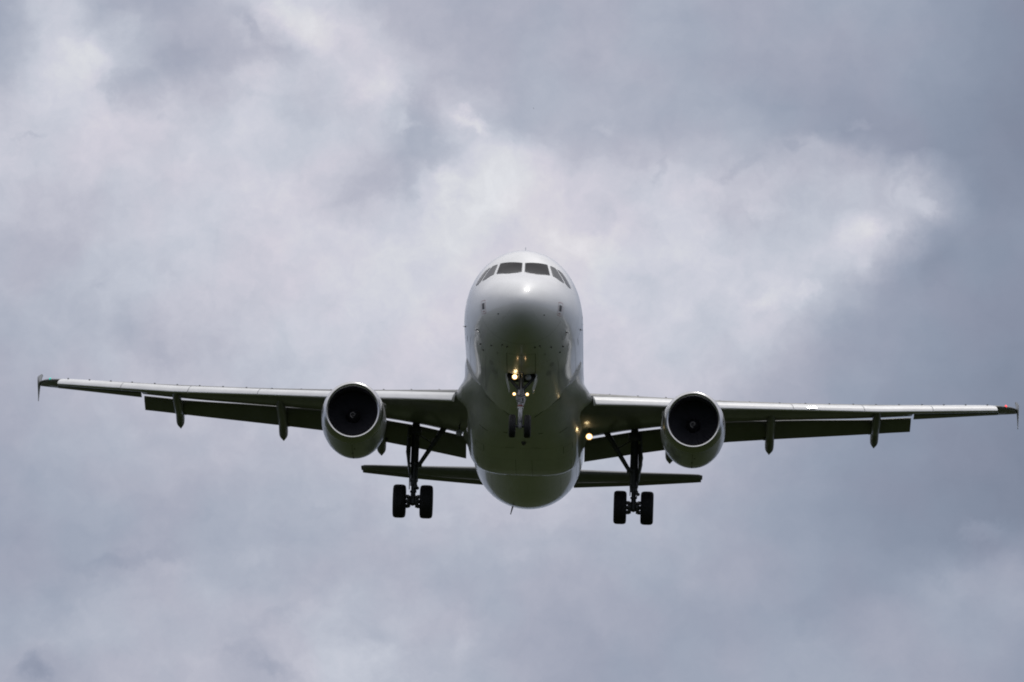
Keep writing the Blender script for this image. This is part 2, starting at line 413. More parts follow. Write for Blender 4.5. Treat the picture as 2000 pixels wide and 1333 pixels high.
def snap(p, bvh=FUS_BVH, off=.004):
    loc, nor, idx, dist = bvh.find_nearest(Vector(p))
    if nor.dot(loc - Vector((0, loc.y, 0))) < 0: nor = -nor
    return loc + nor * off, nor
def patch(bm, poly, bvh=FUS_BVH, off=.004, mi=0, nsub=6, thick=None):
    """conform a polygon with 4 corners (a,b,c,d) to the skin as a fine grid"""
    a, b, c, d = [Vector(p) for p in poly]
    g = []
    for j in range(nsub + 1):
        v = j / nsub; row = []
        for i in range(nsub + 1):
            u = i / nsub
            p = (a.lerp(b, u)).lerp(d.lerp(c, u), v)
            row.append(bm.verts.new(snap(p, bvh, off)[0]))
        g.append(row)
    for j in range(nsub):
        for i in range(nsub):
            f = bm.faces.new((g[j][i], g[j][i + 1], g[j + 1][i + 1], g[j + 1][i])); f.material_index = mi
def strip(bm, pts, w, bvh=FUS_BVH, off=.004, mi=0, n=8):
    """thin seam line following the skin"""
    P = []
    for a, b in zip(pts, pts[1:]):
        for k in range(n): P.append(Vector(a).lerp(Vector(b), k / n))
    P.append(Vector(pts[-1]))
    L = []
    for i, p in enumerate(P):
        d = (P[min(i + 1, len(P) - 1)] - P[max(i - 1, 0)]).normalized()
        q, nn = snap(p, bvh, off); s = d.cross(nn).normalized() * w / 2
        L.append((bm.verts.new(q + s), bm.verts.new(q - s)))
    for (a, b), (c, d) in zip(L, L[1:]):
        f = bm.faces.new((a, b, d, c)); f.material_index = mi



# ---- belly fairing
BF = [ # Y, half width, z bottom, exponent, bulge
 (9.3, 1.93, -1.86, 2.0, 0), (9.9, 1.975, -1.92, 2.0, .04), (10.5, 1.995, -1.98, 2.05, .16), (11.1, 2.00, -2.05, 2.12, .30), (11.8, 2.01, -2.16, 2.3, .36), (12.8, 2.01, -2.34, 2.7, .38),
 (14, 2.01, -2.47, 3.3, .36), (15.5, 2.01, -2.52, 3.8, .3), (17.2, 2.01, -2.54, 4.0, .22), (18.2, 2.01, -2.49, 4.0, .15), (19.2, 2.0, -2.35, 3.6, .08), (20.3, 1.98, -2.12, 3.0, .02), (21.2, 1.93, -1.95, 2.5, 0), (21.8, 1.85, -1.85, 2.2, 0)]
by = [t[0] for t in BF]; b_w, b_z, b_e, b_b = [pchip(by, [t[k] for t in BF]) for k in (1, 2, 3, 4)]
def bf_ring(Y, n=96):
    w, zb, e, bl = b_w(Y), b_z(Y), b_e(Y), b_b(Y); zc = -.55; r = []
    for k in range(n):
        q = 2 * math.pi * k / n; c, s = math.cos(q), math.sin(q)
        if s < 0:
            x = w * math.copysign(abs(c) ** (2 / e), c); z = zc - (zc - zb) * abs(s) ** (2 / e)
        else: x = w * c * (1 - .10 * s); z = zc + .7 * s
        x += math.copysign(1, c) * bl * math.exp(-((z + 1.17) / .24) ** 2) * min(1, abs(c) * 3)
        r.append((x, Y, z))
    return r
bm = bmesh.new(); loft(bm, [bf_ring(9.3 + 12.5 * i / 70) for i in range(71)])
bm.normal_update(); BF_BVH = BVHTree.FromBMesh(bm)
bfair = link('belly_fairing', bm, M['fairing'], root, angle=50)

# ---- wings
LE = lambda x: 11.7 + (x - 1.98) * .516
TE = lambda x: 18.2 if x < 6.4 else 18.2 + (x - 6.4) * .302
zle = lut([(1.2, -1.20), (2, -1.13), (5, -.85), (6.6, -.68), (9.35, -.38), (12.1, -.02), (16.3, .57), (17.1, .70)])
zte = lut([(1.2, -1.28), (2, -1.15), (3.7, -.81), (4.75, -.67), (6.9, -.40), (9.4, -.09), (11.8, .19), (13.3, .42), (16.4, .76), (17.1, .87)])
st_ = lut([(2.4, -1.03), (5.1, -.785), (6.6, -.66), (8.8, -.42), (12.1, .005), (16.2, .595)])
sb_ = lut([(2.4, -1.40), (4.83, -1.09), (6.78, -.89), (9.35, -.57), (12.17, -.235), (16.48, .435)])
tc_ = lut([(1.2, .155), (6.4, .125), (17.1, .11)])
def airfoil(y0, z0, y1, z1, tk, n=18, te=.012, camber=.012, up_k=1.0):
    """closed ring of (Y,Z): upper from TE to LE then lower back"""
    up, lo = [], []
    c = math.hypot(y1 - y0, z1 - z0); dy, dz = (y1 - y0) / c, (z1 - z0) / c
    for i in range(n + 1):
        x = .5 * (1 - math.cos(math.pi * i / n))
        yt = 5 * tk * (.2969 * math.sqrt(x) - .126 * x - .3516 * x * x + .2843 * x ** 3 - .1036 * x ** 4) * c + te * x
        cm = 4 * camber * x * (1 - x) * c
        for lst, s in ((up, 1), (lo, -1)):
            h = cm + s * yt * (up_k if s > 0 else 1); lst.append((y0 + dy * x * c - dz * h, z0 + dz * x * c + dy * h))
    return list(reversed(up)) + lo[1:]
def mir(s, pts): return [(s * p[0], p[1], p[2]) for p in pts]

def build_wing(s):
    bm = bmesh.new()
    xs = [1.2, 1.8, 2.4, 3.4, 4.4, 5.4, 6.4, 7.6, 8.8, 10, 11.2, 12.4, 13.34]
    def ring(x, yte=None):
        y0 = LE(x) + .30; y1 = yte if yte else TE(x)
        zl = zle(x) + .07; c = TE(x) - y0; z1 = zl + (zte(x) - zl) * (y1 - y0) / c
        return [(s * x, y, z) for y, z in airfoil(y0, z1 * 0 + zl, y1, z1, tc_(x) * c / (y1 - y0), camber=-.008, up_k=.62)]
    rings = [ring(x) for x in xs]
    rings += [ring(x, TE(x) - .55) for x in (13.36, 14.4, 15.4, 16.36)]
    rings += [ring(16.38)]
    for x, dy, dz, k in ((16.62, .20, .02, .92), (16.82, .48, .05, .8), (16.97, .80, .08, .6), (17.04, 1.05, .10, .35)):
        y0 = LE(x) + .3 + dy; y1 = TE(x)
        rings.append([(s * x, y, z) for y, z in airfoil(y0, zle(x) + .07 + dz, y1, zte(x), .11 * k)])
    loft(bm, rings)
    # cove shadow gap line ahead of the spoilers and a few rib seams underneath
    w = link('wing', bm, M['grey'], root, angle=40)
    bvh = BVHTree.FromPolygons([v.co for v in w.data.vertices], [p.vertices[:] for p in w.data.polygons])
    # slats
    def slat_ring(x):
        y0, b, H = LE(x), sb_(x), st_(x) - sb_(x)
        o = smooth_poly([(.14, -.0), (.02, .03 * H), (0, .12 * H), (.10 * H, .34 * H), (.34 * H, .68 * H), (.9 * H, 1.10 * H), (1.75 * H, 1.41 * H)], 4)
        i = smooth_poly([(1.72 * H, 1.36 * H), (1.0 * H, 1.02 * H), (.62 * H, .55 * H), (.18, .04 * H)], 4)
        return [(s * (x - .45 * p), y0 + p, b + q + .03 * 0) for p, q in o + i]
    for a, c in ((2.44, 5.25), (6.15, 9.17), (9.195, 11.63), (11.655, 14.02), (14.045, 16.30)):
        bm = bmesh.new(); n = 8
        rs = [slat_ring(a + (c - a) * i / n) for i in range(n + 1)]
        loft(bm, rs)
        # slat track lugs showing over the top edge
        for fx in (.16, .5, .84):
            x = a + (c - a) * fx; H = st_(x) - sb_(x)
            box(bm, (s * x, LE(x) + 1.80 * H, sb_(x) + 1.40 * H + .012), (.05, .12, .022), mi=1)
        link('slat', bm, [M['slat'], M['seam']], w, angle=40)
    if True:
        pass
    # flaps
    te_low = lut([(2, -1.195), (3.7, -.85), (4.75, -.70), (6.3, -.50), (6.9, -.43), (8.6, -.245), (9.4, -.125), (11.8, .15), (12.2, .215), (13.3, .40)])
    gap = lut([(2, .03), (4.8, .035), (6.2, -.05), (8.5, -.045), (9.4, -.025), (11.5, .01), (13.4, .04)])
    fb = lut([(2, -1.81), (3.75, -1.48), (4.8, -1.305), (7, -.915), (8.6, -.66), (11.8, -.18), (12.2, -.11), (13.34, .06)])
    for a, c in ((2.04, 6.28), (6.34, 13.34)):
        bm = bmesh.new(); n = 10; rs = []
        for i in range(n + 1):
            x = a + (c - a) * i / n; zt = te_low(x) - gap(x)
            rs.append([(s * x, y, z) for y, z in airfoil(TE(x) + .03, zt - .01, TE(x) + 1.0, fb(x) + .015, .15, n=12, camber=.02, te=.008)])
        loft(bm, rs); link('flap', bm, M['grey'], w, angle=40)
    # aileron
    bm = bmesh.new(); rs = []
    al = lut([(13.4, .30), (16.35, .745)])
    for i in range(7):
        x = 13.42 + (16.375 - 13.42) * i / 6
        y0 = LE(x) + .3; zl = zle(x) + .07; yh = TE(x) - .53; zh = zl + (zte(x) - zl) * (yh - y0) / (TE(x) - y0)
        h = .07 - .02 * i / 6
        rs.append([(s * x, yh, zh + h), (s * x, yh - .02, zh), (s * x, yh, zh - h), (s * x, TE(x), al(x) - .005), (s * x, TE(x), al(x) + .02)])
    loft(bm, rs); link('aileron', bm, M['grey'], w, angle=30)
    # flap track fairings
    for x, zt, wd in ((12.1, -.43, .15), (8.44, -1.01, .16), (5.0, -1.57, .165)):
        T0 = TE(x); zz = zte(x); bm = bmesh.new(); rs = []
        sp = [(-2.6, zz - .30 - .05, .02, .03), (-2.4, zz - .33, .07, .10), (-2.0, zz - .36, .115, .16), (-1.3, zz - .36, .15, .19), (-.5, zz - .34, .15, .21), (.2, zz - .38 - (.0 if x > 6 else .05), .15, .22),
              (.9, zt + .42, .15, .23), (1.35, zt + .23, .15, .21), (1.5, zt + .155, .142, .17), (1.58, zt + .12, .125, .14), (1.75, zt + .06, .07, .07), (1.95, zt, .004, .004)]
        for dy, z, hw, hh in sp:
            rs.append([(s * x + hw * wd / .15 * math.cos(q), T0 + dy, z + hh * math.sin(q)) for q in [2 * math.pi * k / 20 for k in range(20)]])
        loft(bm, rs); f = link('flap_track_fairing', bm, M['grey'], w, angle=50)
        bm = bmesh.new(); box(bm, (s * (x - .19), T0 + .95, fb(x) + .06), (.07, .35, .12), bev=.01)
        link('flap_hinge_bracket', bm, M['gear'], f)
    # wing tip fence
    bm = bmesh.new()
    rs = []
    for z, y0, y1, x, h in ((.355, 21.42, 21.72, 17.105, .012), (.55, 20.9, 21.68, 17.09, .024), (.74, 20.2, 21.62, 17.07, .034), (.84, 20.0, 21.58, 17.06, .036), (1.0, 20.45, 21.62, 17.045, .034), (1.2, 21.1, 21.72, 17.02, .026), (1.28, 21.45, 21.8, 17.0, .012)):
        rs.append([(s * x, y0, z), (s * x + h, (y0 + y1) / 2, z), (s * x, y1, z), (s * x - h, (y0 + y1) / 2, z)])
    loft(bm, rs); link('wingtip_fence', bm, M['fence'], w, angle=30)
    # navigation light
    bm = bmesh.new(); bmesh.ops.create_uvsphere(bm, u_segments=12, v_segments=8, radius=.042)
    bmesh.ops.transform(bm, matrix=Matrix.Translation((s * 16.60, LE(16.6) + .52, zle(16.6) + .12)), verts=bm.verts[:])
    link('navigation_light', bm, M['redl'] if s > 0 else M['green'], w)
    # landing light under the root
    lx, ly, lz = s * 2.22, 14.95, -1.83
    bm = bmesh.new()
    lathe(bm, [(0.0, .088), (.02, .098), (.10, .10), (.22, .07), (.28, .02)], (lx, ly, lz), n=28)
    tube(bm, [(lx, ly + .12, lz + .05), (lx, ly + .22, lz + .4)], .03)
    ll = link('landing_light', bm, M['gear'], w)
    bm = bmesh.new(); lathe(bm, [(-.022, .001), (-.02, .04), (-.014, .068)], (lx, ly, lz), n=28); lathe(bm, [(-.014, .068), (.0, .095), (.004, .112), (.02, .10)], (lx, ly, lz), n=28, mi=1)
    link('lens', bm, [M['lit'], M['litrim']] if s > 0 else [M['lens'], M['lens']], ll)
    # root gap beside the fairing, leading edge cove
    return w
WINGS = {s: build_wing(s) for s in (-1, 1)}

# ---- engines
def build_engine(s):
    c = (s * 5.74, 11.0, -2.03)
    bm = bmesh.new()
    outer = [(.34, 1.030), (.6, 1.060), (1.0, 1.085), (1.6, 1.095), (2.1, 1.085), (2.6, 1.045), (3.0, .985), (3.35, .905), (3.5, .865)]
    lathe(bm, outer + [(3.5, .845), (3.0, .86), (2.0, .86)], c, n=96, zs=1.03)
    nac = link('engine_nacelle', bm, M['cowl'], root, angle=40)
    bvh = BVHTree.FromPolygons([v.co for v in nac.data.vertices], [p.vertices[:] for p in nac.data.polygons])
    bm = bmesh.new()
    lathe(bm, [(.34, 1.032), (.2, 1.008), (.1, .980), (.04, .950), (.01, .92), (0, .895), (.012, .865), (.05, .832), (.12, .806), (.24, .790)], c, n=96, zs=1.03)
    link('inlet_lip', bm, M['lip'], nac)
    bm = bmesh.new(); lathe(bm, [(.24, .790), (.4, .80), (.7, .845), (.95, .87), (1.2, .87)], c, n=72, zs=1.03)
    link('inlet_duct', bm, M['duct'], nac, fix=False)
    # fan blades
    bm = bmesh.new()
    for k in range(36):
        q = 2 * math.pi * k / 36; vs = []
        for j in range(6):
            r = .24 + .62 * j / 5; tw = R(30 + 32 * j / 5) * s; ch = .12 + .03 * j / 5
            e = Vector((math.cos(q), 0, math.sin(q))); tdir = Vector((-math.sin(q), 0, math.cos(q)))
            for sg in (-1, 1):
                vs.append(bm.verts.new(Vector(c) + e * r + Vector((0, 1.0, 0)) + (tdir * math.sin(tw) + Vector((0, 1, 0)) * math.cos(tw)) * sg * ch))
        for j in range(5): bm.faces.new((vs[2 * j], vs[2 * j + 1], vs[2 * j + 3], vs[2 * j + 2]))
    lathe(bm, [(1.25, .88), (1.26, .3), (1.26, .01)], c, n=48)
    link('fan', bm, M['fan'], nac, fix=False)
    bm = bmesh.new(); lathe(bm, [(.62, .004), (.64, .04), (.70, .10), (.80, .175), (.92, .235), (1.05, .265)], c, n=40)
    spn = link('spinner', bm, M['spin'], nac, fix=True)
    bm = bmesh.new(); pts = []
    for k in range(22):
        f = k / 21; r = .03 + .075 * f; q = R(200) + f * R(430) * 1
        pts.append((c[0] + r * math.cos(q), c[1] + .625 + r * .62 - .01, c[2] + r * math.sin(q)))
    tube(bm, pts, [.004 + .011 * (k / 21) for k in range(22)], n=6); link('spiral_mark', bm, M['spiral'], spn)
    # core cowl, plug
    bm = bmesh.new(); lathe(bm, [(2.2, .62), (3.0, .62), (3.8, .52), (4.5, .38), (4.5, .35), (4.0, .34)], c, n=48)
    link('core_cowl', bm, M['exhaust'], nac)
    bm = bmesh.new(); lathe(bm, [(4.0, .24), (4.6, .2), (5.2, .03)], c, n=32); link('exhaust_plug', bm, M['exhaust'], nac)
    # pylon
    bm = bmesh.new(); rs = []
    for y, zb, zt, hw in ((11.9, -.98, -.93, .02), (12.3, -1.0, -.86, .12), (13.0, -1.1, -.78, .19), (14.0, -1.3, -.75, .20), (15.2, -1.75, -.8, .20), (16.4, -1.45, -.8, .17), (17.6, -1.0, -.8, .06)):
        rs.append([(c[0] + hw * math.copysign(abs(math.cos(q)) ** .6, math.cos(q)), y, (zb + zt) / 2 + (zt - zb) / 2 * math.copysign(abs(math.sin(q)) ** .6, math.sin(q))) for q in [2 * math.pi * (k + .5) / 20 for k in range(20)]])
    loft(bm, rs); link('pylon', bm, M['cowl'], nac)
    # strake on the inboard side
    bm = bmesh.new(); a = R(28); e = Vector((-s * math.cos(a), 0, math.sin(a)))
    P = [Vector(c) + e * 1.09 + Vector((0, 1.0, 0)), Vector(c) + e * 1.20 + Vector((0, 1.45, 0)), Vector(c) + e * 1.24 + Vector((0, 2.1, 0)), Vector(c) + e * 1.06 + Vector((0, 2.15, 0))]
    nn = e.cross(Vector((0, 1, 0))) * .008
    loft(bm, [[p + nn for p in P], [p - nn for p in P]]); link('strake', bm, M['cowl'], nac)
    # cowl seams, latch marks, drain
    bm = bmesh.new()
    cc = Vector(c)
    def cs(pts, w): 
        L = []
        for p in pts:
            q, nn = bvh.find_nearest(Vector(p))[:2]
            rd = Vector((q.x - c[0], 0, q.z - c[2])).normalized(); L.append((q + rd * .004, rd))
        V = []
        for i, (p, rd) in enumerate(L):
            d = (L[min(i + 1, len(L) - 1)][0] - L[max(i - 1, 0)][0]).normalized(); sd = d.cross(rd).normalized() * w / 2
            V.append((bm.verts.new(p + sd), bm.verts.new(p - sd)))
        for (p, q), (r_, t_) in zip(V, V[1:]): bm.faces.new((p, q, t_, r_))
    cs([(c[0], 11.5 + .1 * k, c[2] - 1.1) for k in range(22)], .012)
    for yy in (12.9,): cs([(c[0] + 1.1 * math.cos(q), yy, c[2] + 1.1 * math.sin(q)) for q in [2 * math.pi * k / 60 for k in range(61)]], .012)
    for ang, yy, ln in ((-90, 12.55, .10), (-86, 11.95, .09), (-140, 11.9, .05), (-152, 11.7, .05)):
        q = R(ang); cs([(c[0] + 1.1 * math.cos(q), yy, c[2] + 1.1 * math.sin(q)), (c[0] + 1.1 * math.cos(q), yy + ln, c[2] + 1.1 * math.sin(q))], .06)
    link('cowl_latch_marks', bm, M['seam'], nac, fix=False)
    bm = bmesh.new(); box(bm, (c[0], 13.4, c[2] - 1.06), (.03, .12, .14), bev=.006); link('drain_mast', bm, M['dark'], nac)
    # maker's emblem on the inner and outer cowl: small dark lettering-like marks
    return nac
for s in (-1, 1): build_engine(s)

# ---- tail
for s in (-1, 1):
    bm = bmesh.new(); rs = []
    for x, y0, y1, z0, z1, tk in ((.3, 31.0, 35.2, .50, .86, .085), (1.9, 32.2, 35.42, .70, 1.00, .085), (4.0, 33.75, 36.0, 1.03, 1.21, .085), (5.8, 35.1, 36.45, 1.33, 1.42, .085), (6.1, 35.4, 36.6, 1.39, 1.46, .08), (6.24, 35.8, 36.6, 1.45, 1.48, .05)):
        rs.append([(s * x, y, z) for y, z in airfoil(y0, z0, y1, z1, tk, n=14, camber=-.01)])
    loft(bm, rs); tp = link('tailplane', bm, M['tail'], root, angle=40)
    bm = bmesh.new(); rs = []
    for x, y1, z1 in ((1.55, 35.42, .97), (4.0, 36.03, 1.205), (5.9, 36.50, 1.43), (6.2, 36.60, 1.475)):
        rs.append([(s * x, y1 - .03, z1 + .025), (s * x, y1 - .03, z1 - .025), (s * x, y1 + .42 + .08 * (6 - x), z1 - .015 - .02 * (6.5 - x) / 6), (s * x, y1 + .42 + .08 * (6 - x), z1 - .02 * (6.5 - x) / 6)])
    loft(bm, rs); link('elevator', bm, M['tail'], tp)
bm = bmesh.new(); rs = []
for z, y0, y1, tk in ((1.4, 29.0, 36.2, .09), (2.2, 30.4, 36.3, .09), (5.0, 32.9, 36.9, .09), (7.6, 35.2, 37.4, .09), (7.9, 35.8, 37.3, .05)):
    rs.append([(h, y, z) for y, h in airfoil(y0, 0, y1, 0, tk, n=12, camber=0)])
loft(bm, rs); link('tail_fin', bm, M['white'], root)

# ---- landing gear
def tyre(bm_, x, y, z, r, w, parent, rim_side=0):
    bm = bmesh.new(); h = w / 2
    pr = [(-h * .62, r * .52), (-h * .92, r * .66), (-h, r * .80), (-h * .93, r * .92), (-h * .68, r * .985), (-h * .3, r), (0, r * .998), (h * .3, r), (h * .68, r * .985), (h * .93, r * .92), (h, r * .80), (h * .92, r * .66), (h * .62, r * .52)]
    lathe(bm, pr, (x, y, z), 'X', n=48)
    for g in (-.42, -.14, .14, .42):
        lathe(bm, [(h * g - .006, r * 1.0015), (h * g + .006, r * 1.0015)], (x, y, z), 'X', n=48, mi=1)
    t = link('tyre', bm, [M['rubber'], M['dark']], parent, angle=50)
    bm = bmesh.new()
    lathe(bm, [(-h * .6, .01), (-h * .6, r * .2), (-h * .35, r * .3), (-h * .55, r * .5), (-h * .6, r * .53), (h * .6, r * .53), (h * .55, r * .5), (h * .35, r * .3), (h * .6, r * .2), (h * .6, .01)], (x, y, z), 'X', n=36)
    link('wheel_rim', bm, M['gear'], t)
for s in (-1, 1):
    X, Y, Z = s * 3.795, 17.71, -3.68
    bm = bmesh.new()
    stepped(bm, (X - s * .03, 17.55, -.95), (X, Y, Z), [(0, .12), (.03, .135), (.50, .135), (.51, .15), (.545, .135), (.55, .118), (.70, .118), (.705, .15), (.745, .15), (.75, .125), (.80, .12), (.805, .085), (.86, .08), (.865, .115), (.885, .115), (.89, .085), (.95, .09), (.96, .13), (1.03, .12), (1.05, .05)])
    # cross lugs, retraction fittings
    box(bm, (X - s * .02, 17.5, -1.25), (.42, .25, .28), bev=.04)
    box(bm, (X - s * .15, 17.6, -2.40), (.24, .2, .16), bev=.03); box(bm, (X + .10, 17.5, -3.20), (.10, .2, .12), bev=.02)
    bmesh.ops.create_uvsphere(bm, u_segments=10, v_segments=8, radius=.06, matrix=Matrix.Translation((X + .15, 17.5, -3.25)))
    for k, (z0, z1, dx) in enumerate(((-1.3, -3.3, -.13), (-1.5, -3.0, .125), (-2.3, -3.4, .10))):
        tube(bm, [(X + dx, 17.5, z0), (X + dx * 1.12, 17.48, (z0 + z1) / 2), (X + dx, 17.52, z1)], .016, n=8)
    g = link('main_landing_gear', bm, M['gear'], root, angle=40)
    bm = bmesh.new(); tube(bm, [(X - .27, Y, Z), (X + .27, Y, Z)], .075, n=18)
    for d in (-1, 1):
        lathe(bm, [(0, .10), (0, .21), (.09, .215), (.12, .18), (.12, .10)], (X + d * .20 - (.12 if d > 0 else 0), Y, Z), 'X', n=24)
        for k in range(8):
            q = 2 * math.pi * k / 8 + .2; tube(bm, [(X + d * .14, Y + .19 * math.cos(q), Z + .19 * math.sin(q)), (X + d * .24, Y + .19 * math.cos(q), Z + .19 * math.sin(q))], .042, n=8)
    tube(bm, [(X - .12, Y - .1, Z - .12), (X, Y - .1, Z - .17), (X + .12, Y - .1, Z - .12)], .012, n=6)
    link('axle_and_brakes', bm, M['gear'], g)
    for d in (-1, 1): tyre(None, X + d * .4635, Y, Z, .578, .445, g)
    bm = bmesh.new()   # side brace
    tube(bm, [(s * 2.72, 17.35, -1.02), (s * 3.18, 17.42, -1.75)], [.105, .09], n=12); tube(bm, [(s * 3.16, 17.42, -1.72), (X - s * .14, 17.55, -2.48)], [.085, .07], n=12)
    box(bm, (s * 3.17, 17.4, -1.74), (.16, .14, .16), rot=Matrix.Rotation(s * R(32), 4, 'Y'), bev=.03)
    tube(bm, [(s * 3.17, 17.38, -1.70), (X - s * .12, 17.5, -1.35)], .022, n=8)
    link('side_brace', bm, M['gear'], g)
    bm = bmesh.new()   # torque links behind the leg
    for z0, z1 in ((-3.0, -3.30), (-3.60, -3.30)): tube(bm, [(X, 17.75 if z0 > -3.4 else 17.8, z0), (X, 18.1, z1)], [.06, .035], n=8)
    link('torque_link', bm, M['gear'], g)
    bm = bmesh.new()   # leg door, edge on
    XO = s * 3.985; outl = [(16.9, -1.15), (18.0, -1.15), (18.0, -2.1), (17.85, -2.65), (17.4, -2.9), (17.1, -2.5), (16.9, -2.0)]
    rr = []
    for k in (-.02, .03):
        rr.append([(XO + s * k + s * (.05 if -2.2 < z < -1.4 else 0) - s * .10 * max(0, (-z - 2.2)), y, z) for y, z in outl])
    loft(bm, rr); tube(bm, [(XO - s * .02, 17.4, -1.5), (XO + s * .03, 17.35, -2.0), (XO - s * .02, 17.35, -2.55)], [.03, .07, .03], n=8)
    link('leg_door', bm, M['gear'], g)

def build_nose_gear():
    ax = (0, 5.07, -3.735)
    bm = bmesh.new()
    stepped(bm, (0, 5.28, -1.9), ax, [(0, .07), (.20, .075), (.30, .10), (.34, .12), (.46, .12), (.465, .10), (.52, .095), (.525, .125), (.545, .125), (.55, .09), (.64, .088), (.645, .10), (.67, .10)], mi=0)
    stepped(bm, (0, 5.16, -3.10), ax, [(0, .068), (.55, .066), (.6, .05), (.62, .09), (1.0, .085), (1.1, .06), (1.15, .02)], mi=0)
    box(bm, (0, 5.12, -2.74), (.30, .14, .22), bev=.03); box(bm, (.07, 5.0, -2.86), (.13, .12, .16), bev=.03, mi=1)
    box(bm, (-.055, 5.0, -2.62), (.07, .1, .2), bev=.015); box(bm, (.05, 5.0, -2.55), (.06, .1, .16), bev=.015, mi=1); box(bm, (0, 4.98, -2.70), (.06, .08, .1), bev=.01, mi=1)
    for x in (-.115, .115): tube(bm, [(x, 5.15, -2.3), (x * 1.05, 5.1, -2.7), (x * .8, 5.05, -3.0)], .012, n=6, mi=1)
    tube(bm, [(.10, 5.0, -2.62), (.15, 5.0, -2.85), (.09, 5.0, -3.05)], .02, n=8, mi=0)
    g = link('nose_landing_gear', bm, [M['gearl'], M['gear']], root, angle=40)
    bm = bmesh.new(); lathe(bm, [(0, .092), (.0, .0925), (.05, .0925), (.05, .092)], (0, 5.135, -3.06), 'Z', n=20); link('red_band', bm, M['red'], g)
    bm = bmesh.new()   # upper drag brace: dark V
    for x in (-1, 1):
        tube(bm, [(x * .47, 5.15, -2.02), (x * .07, 5.12, -2.48)], [.055, .05], n=10)
    tube(bm, [(-.50, 5.2, -2.03), (.50, 5.2, -2.03)], .04, n=10)
    tube(bm, [(-.05, 4.5, -2.05), (-.05, 5.0, -2.5)], .03, n=8); tube(bm, [(.05, 4.5, -2.05), (.05, 5.0, -2.5)], .03, n=8)
    box(bm, (0, 5.0, -2.02), (.26, .2, .14), bev=.02)
    link('drag_brace', bm, M['gear'], g)
    bm = bmesh.new()   # scissor
    tube(bm, [(0, 5.0, -3.12), (0, 4.86, -3.35)], [.05, .025], n=8); tube(bm, [(0, 4.86, -3.35), (0, 5.0, -3.58)], [.02, .045], n=8)
    link('torque_link', bm, M['gearl'], g)
    bm = bmesh.new(); tube(bm, [(-.15, ax[1], ax[2]), (.15, ax[1], ax[2])], .045, n=14); link('axle', bm, M['gear'], g)
    for x in (-1, 1): tyre(None, x * .25, ax[1], ax[2], .383, .222, g)
    def lamp(name, x, y, z, r, m):
        bm = bmesh.new(); lathe(bm, [(0, r * .98), (.01, r * 1.1), (.06, r * 1.1), (.12, r * .7), (.15, .01)], (x, y, z), n=24)
        tube(bm, [(x, y + .08, z), (x * .4, y + .16, z)], .018, n=8)
        h = link(name, bm, M['gear'], g); bm = bmesh.new()
        lathe(bm, [(-.02, .001), (-.018, r * .5), (-.013, r * .72)], (x, y, z), n=24); lathe(bm, [(-.013, r * .72), (0, r), (.004, r * 1.14)], (x, y, z), n=24, mi=1)
        link('lens', bm, [m, m if m is M['lens'] else M['litrim']], h)
    lamp('taxi_light', -.215, 4.85, -2.12, .078, M['lit']); lamp('taxi_light', .235, 4.85, -2.13, .082, M['lens'])
    lamp('turnoff_light', -.215, 4.85, -2.70, .048, M['lit2']); lamp('turnoff_light', .215, 4.85, -2.70, .048, M['lit2'])
    for x in (-1, 1):   # aft bay doors hanging edge-on
        bm = bmesh.new()
        P = [(x * .50, 5.0, -1.98), (x * .50, 5.9, -2.02), (x * .37, 5.85, -2.46), (x * .36, 5.2, -2.46), (x * .43, 5.0, -2.2)]
        loft(bm, [P, [(p[0] + x * .022, p[1], p[2]) for p in P]]); link('bay_door', bm, M['white'], g, angle=20)
    return g
NG = build_nose_gear()
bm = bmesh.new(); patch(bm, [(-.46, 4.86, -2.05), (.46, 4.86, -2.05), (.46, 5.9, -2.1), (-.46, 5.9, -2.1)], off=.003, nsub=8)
link('nose_gear_bay_shade', bm, M['dark'], fus, fix=False)  # flush black patch: shade of the open bay painted on the skin
bm = bmesh.new(); strip(bm, [(-.47, 4.86, -2.0), (-.47, 2.75, -1.8), (.47, 2.75, -1.8), (.47, 4.86, -2.0)], .016); strip(bm, [(0, 4.86, -2.05), (0, 2.75, -1.85)], .008)
link('nose_gear_door_seam', bm, M['seam'], fus, fix=False)

def resample(P, n):
    P = [Vector(p) for p in P]; d = [0]
    for a, b in zip(P, P[1:]): d.append(d[-1] + (b - a).length)
    out = []
    for k in range(n + 1):
        t = d[-1] * k / n; i = 0
        while i < len(P) - 2 and t > d[i + 1]: i += 1
        out.append(P[i].lerp(P[i + 1], (t - d[i]) / max(1e-9, d[i + 1] - d[i])))
    return out
def patch2(bm, top, bot, bvh=FUS_BVH, off=.004, mi=0, nx=10, ny=8):
    T_, B_ = resample(top, nx), resample(bot, nx); g = []
    for j in range(ny + 1): g.append([bm.verts.new(snap(a.lerp(b, j / ny), bvh, off)[0]) for a, b in zip(T_, B_)])
    for j in range(ny):
        for i in range(nx):
            f = bm.faces.new((g[j][i], g[j][i + 1], g[j + 1][i + 1], g[j + 1][i])); f.material_index = mi
PANES = [
 ([(.045, 2.59, 1.195), (.767, 2.88, 1.225)], [(.05, 1.96, .755), (.18, 1.90, .70), (.456, 1.92, .672), (.871, 2.28, .737)]),
 ([(.862, 2.915, 1.197), (1.02, 3.0, 1.15)], [(.97, 2.38, .742), (1.225, 2.50, .605), (1.34, 2.63, .563)]),
 ([(1.09, 3.045, 1.125), (1.258, 3.12, 1.01)], [(1.397, 2.77, .583), (1.48, 2.84, .50), (1.558, 3.05, .498)])]
